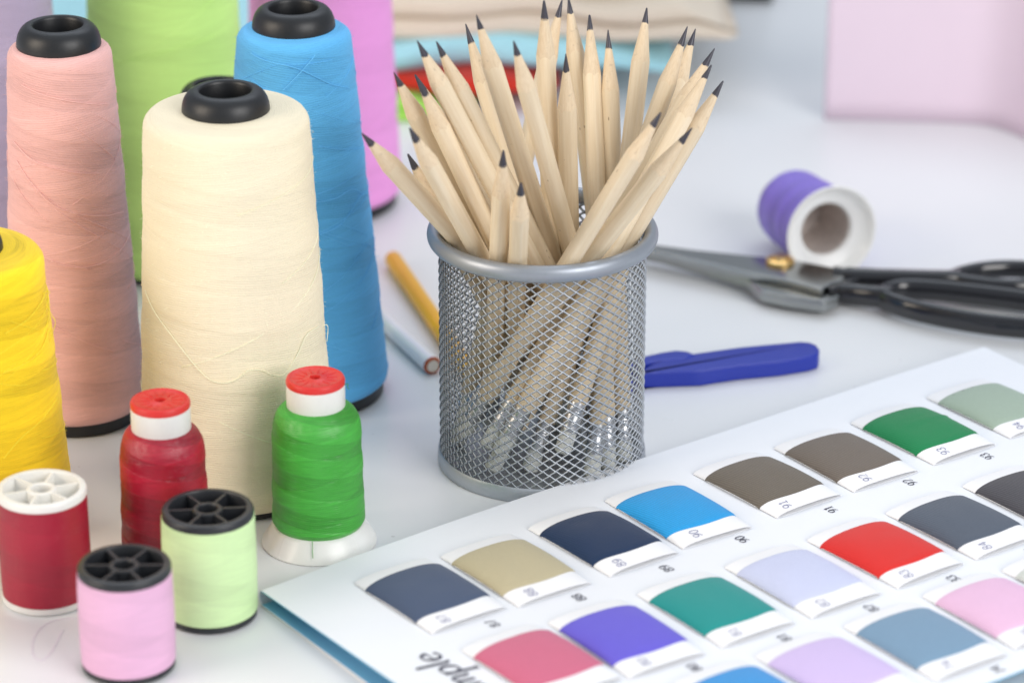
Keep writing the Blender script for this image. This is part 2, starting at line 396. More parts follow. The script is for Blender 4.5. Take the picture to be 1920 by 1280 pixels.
# ------------------------------------------------------------------ small flanged spools
def flange(name, r, z0, th, mat, parent, spokes=6, rot=0., tunnel=.02):
    rim = lathe(name, [(r*.86, z0-.0004), (r-.0008, z0-.0004), (r, z0+.0006), (r, z0+th-.0010), (r-.0004, z0+th-.0003), (r-.0010, z0+th), (r*.85, z0+th), (r*.83, z0+th-.0008), (r*.83, z0+th-.0062), (r*.30, z0+th-.0062)], 64, mat, parent, deg=30)
    z1 = z0+th
    lathe('hub', [(r*.33, z1-.005), (r*.33, z1-.0008), (r*.30, z1-.0003), (r*.24, z1-.0003), (r*.215, z1-.0008), (r*.215, z1-tunnel), (0, z1-tunnel)], 36, mat, rim, deg=30)
    w = .00055
    for k in range(spokes):
        a = rot+2*PI*k/spokes; v, f = box_geo(r*.31, r*.845, -w, w, z1-.0060, z1-.0005)
        o = pydata('spoke', [(x*math.cos(a)-y*math.sin(a), x*math.sin(a)+y*math.cos(a), z) for x, y, z in v], f, mat, rim, False)
    return rim
def small_spool(label, x, y, h, r, col, fm, rot=.2, th=.0034, rt=None, contrast=.05, silky=True):
    e = empty('thread_spool', label, 'thread spool', (x, y, 0), 'small flanged thread spools')
    rt = rt or r
    ym = yarn('spool_thread_'+label.split()[0], col, silky, 5, 1, .0008, contrast, .0176)
    rn = random.Random(int(x*9999)); z0, z1 = .0030, h-th+.0004
    prof = [(r*.9, z0), (rt-.0010, z0)]
    for k in range(201):
        s = k/200; prof.append((rt*(.985+.018*math.sin(PI*min(1, .08+s*.86)))+z0*0, z0+.0003+(z1-z0-.0006)*s))
    prof += [(rt-.0010, z1), (r*.9, z1)]
    lathe('thread', prof, 96, ym, e, vs=.0176, deg=80, wind=(5, .00007, .00075, .000015))
    flange('top_flange', r, h-th, th, fm, e, 6, rot)
    lathe('bottom_flange', [(0, .0001), (r-.0010, .0001), (r, .0008), (r, .0026), (r-.0008, .0034), (r*.6, .0034)], 64, fm, e, deg=30)
    return e
small_spool('crimson red thread spool with white spoked flange', -.18162, 1.2036, .0474, .01755, hexc('#a00a2c'), M_WHITEPL, .35, contrast=.06)
small_spool('pale lime thread spool with black spoked flange', -.11633, 1.1890, .0459, .0177, hexc('#d2efb2'), M_BLACKFL, .1, rt=.0181, contrast=.05)
small_spool('pale pink thread spool with black spoked flange', -.14418, 1.1484, .0427, .01755, hexc('#e6b4d4'), M_BLACKFL, .02, rt=.0179, contrast=.05)

def king_spool(label, loc, col, rmax=.0186, cap=True, contrast=.10, rot=None, seed=0):
    e = empty('king_spool', label, 'thread spool', loc, 'tall thread spools with a flared white foot')
    rn = random.Random(seed)
    ym = yarn('silk_'+label.split()[0]+label.split()[1], col, True, 7, 1, .0009, contrast, .018)
    prof = [(.0135, .0076), (.0165, .0076), (rmax-.0012, .0081), (rmax-.0002, .0105)]
    for k in range(1, 221):
        s = k/220; prof.append((rmax-.0010*s+rn.uniform(-1, 1)*.00003, .0105+.0410*s))
    a0 = rmax-.0010
    for k in range(1, 61):
        s = k/60; prof.append((a0-(a0-.0118)*(s**1.7), .0515+.0090*(1-(1-s)**1.35)))
    prof.append((.0112, .0607))
    lathe('thread', prof, 112, ym, e, vs=.018, deg=80, wind=(7, .00024, .00085, .000018))
    ft = lathe('foot', [(.0130, .0096), (.0176, .0092), (.0189, .0079), (.0228, .0016), (.0232, .0006), (.0228, .0001), (.0224, .0001), (.0218, .0006), (.0206, .0026), (.0188, .0056), (.0154, .0068), (.0138, .0071), (.0130, .0078), (.0127, .0105)], 72, M_MILKY, e, deg=50)
    lathe('tube_wall', [(.0127, .0100), (.0122, .045), (0, .0455)], 40, M_TUBE, ft)
    lathe('collar', [(.0110, .058), (.0117, .0592), (.0117, .0694), (.0108, .0700), (.004, .0700)], 56, M_WHITEPL, e)
    if cap:
        cp = lathe('cap', [(.0112, .0694), (.0117, .0698), (.0118, .0712), (.0114, .0722), (.0106, .0726), (.0100, .0722), (.0040, .0720), (.0032, .0724), (.0022, .0724), (.0020, .0715), (.0020, .066), (0, .066)], 64, M_REDCAP, e, deg=35)
        for k in range(14):
            a = 2*PI*k/14+.1; r0, r1 = (.0050, .0094) if k % 2 else (.0046, .0086)
            v, f = box_geo(r0, r1, -.00022, .00022, .0718, .07225)
            pydata('ridge', [(x*math.cos(a)-y*math.sin(a), x*math.sin(a)+y*math.cos(a), z) for x, y, z in v], f, M_REDCAP, cp, False)
    if rot: e.matrix_world = Matrix.Translation(loc) @ rot
    return e, ym
gs, gm = king_spool('emerald green thread spool with red cap and flared white foot', (-.0778, 1.2516, 0), hexc('#3fa236'), .0187, seed=3, contrast=.17)
o = tube('loose_thread', spline([(-.0016, -.0188, .0098), (-.0015, -.0199, .0078), (-.0015, -.0211, .0058), (-.0013, -.0224, .0036)], 5), .00016, 5, gm, gs); o.data.uv_layers.new(name='UVMap')
o = tube('loose_thread', spline([(.0112, -.001, .0690), (.0120, -.0015, .0700), (.0130, -.002, .0702), (.0127, -.002, .0690), (.0134, -.002, .0682)], 5), .00016, 5, gm, gs); o.data.uv_layers.new(name='UVMap')
king_spool('dark crimson thread spool with red cap, behind the pale lime spool', (-.1372, 1.2300, 0), hexc('#a00c2a'), .0176, seed=4, contrast=.20)
ax = Vector((-.34, .94, -.075)).normalized()
king_spool('violet thread spool lying on its side, its hollow white foot showing', (.1518, 1.5275, .0234), hexc('#8470d0'), .0198, seed=5, contrast=.10, cap=False, rot=Vector((0, 0, 1)).rotation_difference(ax).to_matrix().to_4x4() @ Matrix.Diagonal((1, 1, .86, 1)))

# ------------------------------------------------------------------ mesh pencil cup
CUP = Vector((.0126, 1.3286, 0))
cp = empty('pencil_cup', 'silver grey wire mesh pencil cup full of wooden pencils', 'pencil cup', CUP)
def mesh_wall():
    NX, NZ = 50, 50; z0, z1 = .0045, .1010; Rr = .0425; V = []; F = []
    def nd(i, k): a = 2*PI*(i+.5*(k % 2))/NX; return a, z0+(z1-z0)*k/NZ
    def seg(p, q, bend):
        # a flat strand, slightly twisted, in three stations
        i0 = len(V)
        for s, hw in ((0., .00058), (.5, .00044), (1., .00058)):
            a = p[0]+(q[0]-p[0])*s; z = p[1]+(q[1]-p[1])*s
            nr = Vector((math.cos(a), math.sin(a), 0)); c = nr*(Rr+bend*(s-.5)*.0007)+Vector((0, 0, z))
            da = (q[0]-p[0])*Rr; dz = q[1]-p[1]; l = math.hypot(da, dz); tg = Vector((-math.sin(a), math.cos(a), 0))
            w = (tg*(-dz/l)+Vector((0, 0, da/l)))
            for x, y in ((hw, .0), (0, .00036), (-hw, .0), (0, -.00036)): V.append(c+w*x+nr*(y+bend*x*.5))
        for k in range(2):
            for m in range(4): F.append((i0+k*4+m, i0+k*4+(m+1) % 4, i0+k*4+4+(m+1) % 4, i0+k*4+4+m))
    for k in range(NZ):
        for i in range(NX):
            a, z = nd(i, k); st = PI/NX
            seg((a, z), (a+st, z+(z1-z0)/NZ), 1); seg((a, z), (a-st, z+(z1-z0)/NZ), -1)
    return V, F
mw = pydata('mesh_wall', *mesh_wall(), M_STEELP, cp); mw['kind'] = 'stuff'
rimp = []
for k in range(20):
    a = 2*PI*k/20; rimp.append((.0449+.0029*math.cos(a), .1030+.0037*math.sin(a)))
rimp.append(rimp[0]); lathe('rim', rimp[::-1], 96, M_RIM, cp, deg=80)
lathe('base', [(0, .0030), (.0418, .0030), (.0420, .0062), (.0432, .0066), (.0438, .0058), (.0441, .0010), (.0436, .0001), (0, .0001)][::-1], 96, M_STEELP, cp, deg=40)
# upright overlap seam of the mesh
# ------------------------------------------------------------------ pencils
PENCILS = [((0.0191, 1.3633, 0.0367), (-0.0584, 1.2673, 0.169)), ((0.0101, 1.3646, 0.0351), (-0.0463, 1.2894, 0.1863)),
((0.043, 1.3366, 0.0074), (-0.0399, 1.3502, 0.1643)), ((0.0246, 1.3459, 0.0206), (-0.0367, 1.2874, 0.1839)),
((0.0333, 1.3314, 0.0387), (-0.0371, 1.2885, 0.1998)), ((0.0446, 1.3453, 0.0156), (-0.0297, 1.296, 0.1968)),
((0.0334, 1.3205, 0.0078), (-0.0191, 1.3607, 0.1827)), ((0.0355, 1.3533, 0.0191), (-0.014, 1.2982, 0.2071)),
((0.0383, 1.354, 0.0339), (0.0006, 1.277, 0.2034)), ((0.0197, 1.3563, 0.0068), (0.0128, 1.3272, 0.2036)),
((-0.0225, 1.3347, 0.0071), (0.021, 1.3891, 0.1838)), ((0.0473, 1.325, 0.0067), (0.0237, 1.3877, 0.1845)),
((0.0267, 1.3619, 0.0065), (0.0216, 1.3222, 0.1828)), ((0.0402, 1.3095, 0.0072), (0.0323, 1.3796, 0.1804)),
((0.0469, 1.3173, 0.0071), (0.04, 1.3756, 0.1752)), ((0.0334, 1.3019, 0.0076), (0.0559, 1.373, 0.1856)),
((0.0081, 1.3058, 0.0083), (0.0717, 1.3498, 0.1852)), ((0.0215, 1.2979, 0.02), (0.0758, 1.3642, 0.1794)),
((-0.0092, 1.3028, 0.0203), (0.0824, 1.3396, 0.1792)), ((-0.0041, 1.2974, 0.0199), (0.0802, 1.3218, 0.1782)),
((-0.0073, 1.3053, 0.0087), (0.0854, 1.3266, 0.1698)), ((-0.0191, 1.3151, 0.02), (0.058, 1.2741, 0.1751)),
((-0.0198, 1.328, 0.0204), (0.0707, 1.2808, 0.1663)), ((0.0158, 1.3631, 0.0216), (-0.0395, 1.2588, 0.1743)),
((0.0144, 1.3647, 0.0065), (-0.0418, 1.3047, 0.1465)), ((-0.0093, 1.3518, 0.007), (-0.0033, 1.2655, 0.1626)),
((-0.0001, 1.3608, 0.007), (0.0035, 1.2611, 0.1508))]
def hexr(a, r):
    """rounded hexagon radius"""
    b = (a % (PI/3))-PI/6; return r*(.945/math.cos(b))**.35
def plabel(B, T):
    dx = T.x-B.x
    if T.z < .165 and abs(dx) < .02: return 'short wooden pencil leaning out over the front rim of the mesh cup'
    if T.z < .150: return 'short wooden pencil in the mesh cup, tucked under the pencils leaning towards the blue cone'
    if dx < -.03: return 'unpainted wooden pencil in the mesh cup leaning towards the thread cones'
    if dx > .03: return 'unpainted wooden pencil in the mesh cup leaning towards the shears'
    return 'unpainted wooden pencil standing nearly upright in the mesh cup'
def pencil(B, T, seed):
    rn = random.Random(seed); B = Vector(B); T = Vector(T); L = (T-B).length; r = .00385
    e = empty('wooden_pencil', plabel(B, T), 'pencil', B, 'wooden pencils in the mesh cup')
    q = Vector((0, 0, 1)).rotation_difference((T-B).normalized()).to_matrix().to_4x4()
    e.matrix_world = Matrix.Translation(B) @ q @ Matrix.Rotation(rn.uniform(0, PI/3), 4, 'Z')
    n = 36; cl = rn.uniform(.0215, .0255); ld = rn.uniform(.0056, .0078); zf = .019; blunt = rn.uniform(.0002, .00045)
    slope = (r-blunt)/cl; rl = blunt+slope*ld
    V = []; F = []
    for i in range(n):
        a = 2*PI*i/n; rr = hexr(a, r); zb = L-(rr-blunt)/slope
        V += [(rr*.93*math.cos(a), rr*.93*math.sin(a), zf), (rr*math.cos(a), rr*math.sin(a), zf+.0006), (rr*math.cos(a), rr*math.sin(a), L*.5), (rr*math.cos(a), rr*math.sin(a), zb), (rr*math.cos(a), rr*math.sin(a), zb)]
        zl = L-ld+.0007*math.sin(2*a+seed); V.append(((blunt+slope*(L-zl))*math.cos(a), (blunt+slope*(L-zl))*math.sin(a), zl))
    for i in range(n):
        j = (i+1) % n
        for k in (0, 1, 2): F.append((i*6+k, j*6+k, j*6+k+1, i*6+k+1))
    pydata('wood_barrel', V, F, M_WOOD, e)
    vc = [p for i in range(n) for p in V[i*6+4:i*6+6]]
    pydata('sharpened_cone', vc, [(2*i, 2*((i+1) % n), 2*((i+1) % n)+1, 2*i+1) for i in range(n)], M_CUT, e)
    lathe('graphite_point', [(rl*1.12, L-ld-.0012), (rl*.98, L-ld+.0004), (blunt*1.05, L-.0004), (blunt*.5, L), (0, L)], 18, M_LEAD, e, deg=50)
    p = [(r*.93, .0065)]
    for z in (.0068, .0084, .0090, .0096, .0102, .0108, .0138, .0144, .0150, .0156, .0162, .0190, .0196):
        p.append((r*(1.0 if int(z*1e5) % 120 in (0, 60) and int(z*1e4) % 12 else .955), z))
    p.append((r*.92, .0198))
    lathe('ferrule', p, 28, M_FERR, e, deg=25)
    lathe('eraser', [(0, -.0030), (r*.6, -.0030), (r*.86, -.0022), (r*.90, -.0012), (r*.90, .0070)], 24, M_RUBBER, e)
for i, (b, t) in enumerate(PENCILS): pencil(b, t, i+11)

# ------------------------------------------------------------------ two pencils on the table
def rod(P, Q, r): 
    P = Vector(P); Q = Vector(Q); return P, (Q-P).length, Matrix.Translation(P) @ Vector((0, 0, 1)).rotation_difference((Q-P).normalized()).to_matrix().to_4x4()
P, L, mw_ = rod((-.0575, 1.5440, .0041), (-.0138, 1.3910, .0041), .0041)
e = empty('coloured_pencil', 'yellow lacquered pencil lying behind the mesh cup', 'pencil', P); e.matrix_world = mw_
lathe('barrel', [(0, 0), (.0030, 0), (.0038, .0006), (.0041, .0020), (.0041, L-.02), (.0012, L-.004)], 32, M_YELP, e, deg=50)
lathe('coloured_point', [(.0012, L-.004), (0, L)], 16, M_YELP, e)
P, L, mw_ = rod((-.0353, 1.4160, .0041), (-.0353-.4157*.16, 1.4160+.910*.16, .0041), .0041)
e = empty('coloured_pencil', 'white lacquered pencil with an orange-rimmed end beside the blue cone', 'pencil', P); e.matrix_world = mw_
lathe('barrel', [(.0041, .0009), (.0041, L-.02), (.0012, L-.004), (0, L)], 32, M_WHITEP, e, deg=50)
lathe('end_ring', [(.0029, -.0001), (.0036, 0), (.0040, .0004), (.00412, .0014), (.00405, .0016)], 32, M_ORANGE, e, deg=60)
lathe('end_face', [(0, .0003), (.0029, .0001), (.0031, .0008)], 24, M_PALEWOOD, e)

# ------------------------------------------------------------------ dressmaker's shears
sh = empty('shears', 'large dressmaker shears with steel blades, brass screw and black handles', 'scissors', (.1266, 1.5184, 0))
O = sh.location.copy()
def pl(px, z): return [(G(x, y, z)-O).xy for x, y in px]
def blade(px, z0, z1): return slab('blade', [tuple(p) for p in pl(px, z1)], z0, z1, M_STEEL, sh, .0007)
blade([(1060, 428), (1225, 458), (1300, 468), (1440, 482), (1500, 489), (1560, 501), (1586, 512), (1580, 524), (1558, 530), (1541, 541), (1480, 525), (1410, 512), (1330, 493), (1225, 470), (1065, 434)], .0090, .0125)
blade([(1060, 436), (1240, 466), (1400, 500), (1500, 512), (1575, 530), (1573, 556), (1545, 565), (1480, 556), (1428, 545), (1400, 521), (1240, 474), (1066, 440)], .0030, .0087)
pc = G(1463, 492, .0125)-O
o = lathe('pivot_screw', [(0, 0), (.0066, 0), (.0069, .0008), (.0066, .0020), (.0052, .0026), (.0047, .0020), (.0040, .0020), (.0036, .0034), (.0030, .0038), (0, .0038)], 40, M_BRASS, sh, deg=30); o.location = pc-Vector((0, 0, .0003))
pn = G(1463, 533, .0012)-O
o = lathe('pivot_nut', [(0, 0), (.0050, 0), (.0053, .0006), (.0053, .0024), (.0045, .0030), (0, .0030)], 32, M_BRASS, sh, deg=30); o.location = (pc.x, pc.y, .0002)
def loop(name, px, z, r, flat):
    pts = spline([G(x, y, z)-O for x, y in px], 8, True); return tube(name, pts, r, 12, M_LACQ, sh, True, flat)
fl = loop('handle_loop', [(1652, 556), (1688, 543), (1755, 545), (1840, 554), (1925, 565), (1990, 580), (2022, 600), (1995, 618), (1925, 615), (1840, 606), (1750, 590), (1685, 573)], .0075, .0034, 1.6)
rl_ = loop('handle_loop', [(1786, 524), (1830, 509), (1890, 504), (1950, 508), (1990, 520), (1965, 534), (1905, 540), (1845, 536)], .0095, .0034, 1.35)
tube('shank', spline([G(1562, 513, .0112)-O, G(1600, 519, .0105)-O, G(1680, 521, .0105)-O, G(1760, 523, .0105)-O, G(1800, 522, .0105)-O], 5), [.0034]*4+[.0042]*4+[.0040]*13, 10, M_LACQ, sh, False, 1.1)
tube('shank', spline([G(1536, 549, .0060)-O, G(1560, 549, .0066)-O, G(1600, 552, .0070)-O, G(1640, 556, .0080)-O, G(1672, 558, .0085)-O], 5), [.0034]*4+[.0040]*4+[.0042]*13, 10, M_LACQ, sh, False, 1.3)
slab('shank_shoulder', [tuple(p) for p in pl([(1546, 533), (1586, 512), (1604, 514), (1612, 524), (1590, 532), (1558, 545)], .011)], .0065, .0118, M_LACQ, sh, .001)

# ------------------------------------------------------------------ blue thread snips
sn = empty('thread_snips', 'royal blue plastic thread snips lying behind the swatch card', 'snips', G(1350, 690, 0))
O = sn.location.copy()
zt = .0080
slab('arm', [tuple(p) for p in pl([(1150, 716), (1190, 700), (1225, 681), (1255, 671), (1301, 662), (1387, 650), (1500, 639.5), (1519, 641), (1531, 646), (1537, 654), (1534, 662), (1518, 667), (1462, 676), (1387, 683), (1339, 690), (1316, 694), (1294, 695), (1205, 698), (1152, 722)], zt)], .0002, zt, M_BLUEPL, sn, .0011)
slab('arm', [tuple(p) for p in pl([(1120, 700), (1209, 667), (1240, 660), (1267, 656), (1290, 658), (1303, 664), (1280, 672), (1240, 674), (1209, 681), (1125, 708)], .0085)], .0004, .0085, M_BLUEPL, sn, .0009)
slab('blade', [tuple(p) for p in pl([(1090, 733), (1155, 706), (1190, 694), (1192, 705), (1160, 718), (1092, 738)], .004)], .0028, .0044, M_STEEL, sn, .0002)

# ------------------------------------------------------------------ swatch booklet
CA = math.radians(34.86); Uv = Vector((math.cos(CA), math.sin(CA), 0)); Vv = Vector((math.sin(CA), -math.cos(CA), 0))
C0 = G(490, 1107, .0065); C0.z = 0
CL, CW = .3887, .2245
def fold_t(s): return -.0154*s/.3887 - .0022*math.sin(PI*max(0, min(1, s/CL)))
def zc(s, t): return .0066+.0012*math.sin(PI*max(0, min(1, s/CL)))+.024*max(0, t)+.0006*math.sin(s*21+t*9)
def card_st(px, py, dz):
    z = .009
    for _ in range(8):
        p = G(px, py, z)-C0; s, t = p.dot(Uv), p.dot(Vv); z = zc(s, t)+dz
    return s, t
book = empty('swatch_booklet', 'folded white sample card with rows of numbered fabric swatches', 'sample card', C0)
def leaf(name, zfun, t1, mat_top, mat_bot, th, tfun=fold_t, s0=0., s1=CL):
    ns, nt = 40, 24; V = []; F = []
    for lay in (0, 1):
        for i in range(ns+1):
            for k in range(nt+1):
                s = s0+(s1-s0)*i/ns; t = tfun(s)+(t1-tfun(s))*k/nt; V.append(Uv*s+Vv*t+Vector((0, 0, zfun(s, t)-th*lay)))
    m = (ns+1)*(nt+1); I = lambda i, k, l: l*m+i*(nt+1)+k; mi = []
    for i in range(ns):
        for k in range(nt):
            F.append((I(i, k, 0), I(i, k+1, 0), I(i+1, k+1, 0), I(i+1, k, 0))[::-1] if False else (I(i, k, 0), I(i, k+1, 0), I(i+1, k+1, 0), I(i+1, k, 0))); mi.append(0)
            F.append((I(i, k, 1), I(i+1, k, 1), I(i+1, k+1, 1), I(i, k+1, 1))); mi.append(1)
    for i in range(ns):
        F.append((I(i, 0, 0), I(i+1, 0, 0), I(i+1, 0, 1), I(i, 0, 1))); mi.append(1)
        F.append((I(i, nt, 0), I(i, nt, 1), I(i+1, nt, 1), I(i+1, nt, 0))); mi.append(1)
    for k in range(nt):
        F.append((I(0, k, 0), I(0, k, 1), I(0, k+1, 1), I(0, k+1, 0))); mi.append(1)
        F.append((I(ns, k, 0), I(ns, k+1, 0), I(ns, k+1, 1), I(ns, k, 1))); mi.append(1)
    o = pydata(name, V, F, mat_top, book); o.data.materials.append(mat_bot); o.data.polygons.foreach_set('material_index', mi)
    bm = bmesh.new(); bm.from_mesh(o.data); bmesh.ops.recalc_face_normals(bm, faces=bm.faces); bm.to_mesh(o.data); bm.free()
    return sharp(o, 40)
top = leaf('top_leaf', zc, CW, M_CARD, M_CYAN, .0006)
leaf('back_leaf', lambda s, t: .0011, .195, M_CYAN, M_PAPER, .0009, lambda s: fold_t(s)+.001, -.0006, CL)
V = []; F = []; ns = 40
for i in range(ns+1):
    s = CL*i/ns; t = fold_t(s); zt_ = zc(s, t); n = 9
    for k in range(n):
        a = PI*k/(n-1); V.append(Uv*s+Vv*(t+.0004-.0022*math.sin(a))+Vector((0, 0, (zt_+.0002)/2+(zt_-.0002)/2*math.cos(a))))
for i in range(ns):
    for k in range(8): F.append((i*9+k, i*9+k+1, (i+1)*9+k+1, (i+1)*9+k))
pydata('spine', V, F, M_CARD, book)
# --- written characters as strokes (unit box: x right, y up)
def arcp(cx, cy, rx, ry, a0, a1, n=16): return [(cx+rx*math.cos(math.radians(a0+(a1-a0)*i/n)), cy+ry*math.sin(math.radians(a0+(a1-a0)*i/n))) for i in range(n+1)]
DIG = {'0': [arcp(.3, .5, .27, .5, 90, 450, 24)], '1': [[(.10, .82), (.32, 1), (.32, 0)], [(.08, 0), (.56, 0)]],
 '2': [arcp(.3, .72, .26, .28, 170, -40, 12)+[(.05, .02), (.58, .02)]], '3': [arcp(.28, .75, .24, .25, 160, -90, 14)+arcp(.28, .25, .28, .25, 90, -165, 14)],
 '4': [[(.44, 0), (.44, 1), (.0, .3), (.62, .3)]], '5': [[(.55, 1), (.14, 1), (.08, .56)]+arcp(.28, .32, .27, .31, 120, -165, 14)],
 '6': [arcp(.32, .3, .26, .3, 90, 450, 20), [(.52, .98), (.24, .8), (.07, .45), (.07, .3)]], '7': [[(.02, .98), (.58, .98), (.22, 0)]],
 '8': [arcp(.3, .75, .22, .25, 270, 630, 18), arcp(.3, .25, .27, .26, 90, 450, 18)], '9': [arcp(.3, .7, .26, .3, 270, 630, 20), [(.56, .7), (.54, .4), (.36, .12), (.1, .02)]]}
LET = {'s': ([arcp(.26, .40, .18, .17, 40, 240, 10)+arcp(.24, .13, .20, .14, 80, -150, 12)], .56), 'a': ([arcp(.26, .26, .23, .26, 60, 420, 18), [(.5, .52), (.47, .08), (.58, .0)]], .66),
 'm': ([[(.06, .52), (.06, 0)], [(.06, .36)]+arcp(.22, .36, .14, .16, 150, 0, 8)+[(.36, 0)], [(.36, .36)]+arcp(.52, .36, .14, .16, 150, 0, 8)+[(.66, .06), (.74, 0)]], .86),
 'p': ([[(.06, .52), (.06, -.42)], [(-.04, -.42), (.18, -.42)], arcp(.28, .26, .22, .26, 180, -180, 18)], .62), 'l': ([[(.04, .94), (.10, .98), (.10, .06), (.20, 0)]], .34),
 'e': ([[(.04, .28), (.46, .30)]+arcp(.25, .27, .22, .26, 8, 320, 16)], .58)}
def ribbon(path, wid, contrast):
    """flat pen stroke: list of quads in 2D, thick where it runs upright"""
    V = []; F = []
    P = [Vector(p) for p in path]
    for i, p in enumerate(P):
        d = (P[min(i+1, len(P)-1)]-P[max(i-1, 0)]); d = d.normalized() if d.length else Vector((1, 0))
        w = wid*((1-contrast)+contrast*abs(d.y)); nn = Vector((-d.y, d.x))*w*.5; V += [p+nn, p-nn]
    for i in range(len(P)-1): F.append((2*i, 2*i+1, 2*i+3, 2*i+2))
    return V, F
def write(name, text, s, t, h, surf, mat, parent, wid=.16, contrast=.72, shear=.0, jit=0., lift=.0003, seed=0, org=None):
    """text reads along -V, its top towards -U; surf(s,t) gives the height"""
    geos = []; x = 0; rn = random.Random(seed)
    for ch in text:
        if ch in LET: st, adv = LET[ch]
        else: st, adv = DIG[ch], .74
        for pth in st:
            pth = [(q[0]+rn.uniform(-jit, jit), q[1]+rn.uniform(-jit, jit)) for q in pth]
            if len(pth) < 6:
                pp = []
                for a, b in zip(pth[:-1], pth[1:]): pp += [(a[0]+(b[0]-a[0])*k/4, a[1]+(b[1]-a[1])*k/4) for k in range(4)]
                pth = pp+[pth[-1]]
            geos.append(ribbon([(x+q[0]+shear*q[1], q[1]) for q in pth], wid, contrast))
        x += adv
    V, F = merge(geos); out = []
    for p in V:
        ss = s-p.y*h; tt = t-p.x*h; out.append(Uv*ss+Vv*tt+Vector((0, 0, surf(ss, tt)+lift)))
    return pydata(name, out, F, mat, parent, False)
# --- swatches
SW, SL, SM0, SM1 = .0338, .0350, .0080, .0108
def arch(x, H):                        # x 0..1 across the sleeve
    a = abs(2*x-1); return H*(1-a**2.8)**.52
SWATCH = [(87, (687, 1101.5), '#4a5872', 'slate blue'), (88, (849, 1052.5), '#bfb494', 'khaki beige'), (89, (1014, 999), '#1d3354', 'navy'), (90, (1157, 947), '#279ddf', 'bright azure'),
 (91, (1324, 895), '#6d655b', 'taupe brown'), (92, (1473.7, 847), '#70675f', 'grey brown'), (93, (1619, 800), '#1c8350', 'emerald green'), (94, (1761, 752), '#a2b4a4', 'sage'),
 (79, (890, 1228), '#d06c88', 'rose pink'), (80, (1051, 1177), '#6a60d2', 'violet blue'), (81, (1219.5, 1123.6), '#21928e', 'teal'), (82, (1384, 1072), '#cbd0f3', 'pale lavender'),
 (83, (1539.5, 1021), '#da2e2a', 'red'), (84, (1686.6, 970), '#555e6c', 'graphite grey'), (85, (1830.6, 919), '#4d4c52', 'charcoal'),
 (72, (1281, 1296), '#3f97d9', 'mid blue'), (73, (1442, 1240.6), '#d3bff0', 'lilac'), (74, (1608, 1184), '#7c9bb5', 'steel blue'), (75, (1756, 1127), '#eebedc', 'baby pink'), (76, (1906, 1078), '#cfd6cf', 'pale grey')]
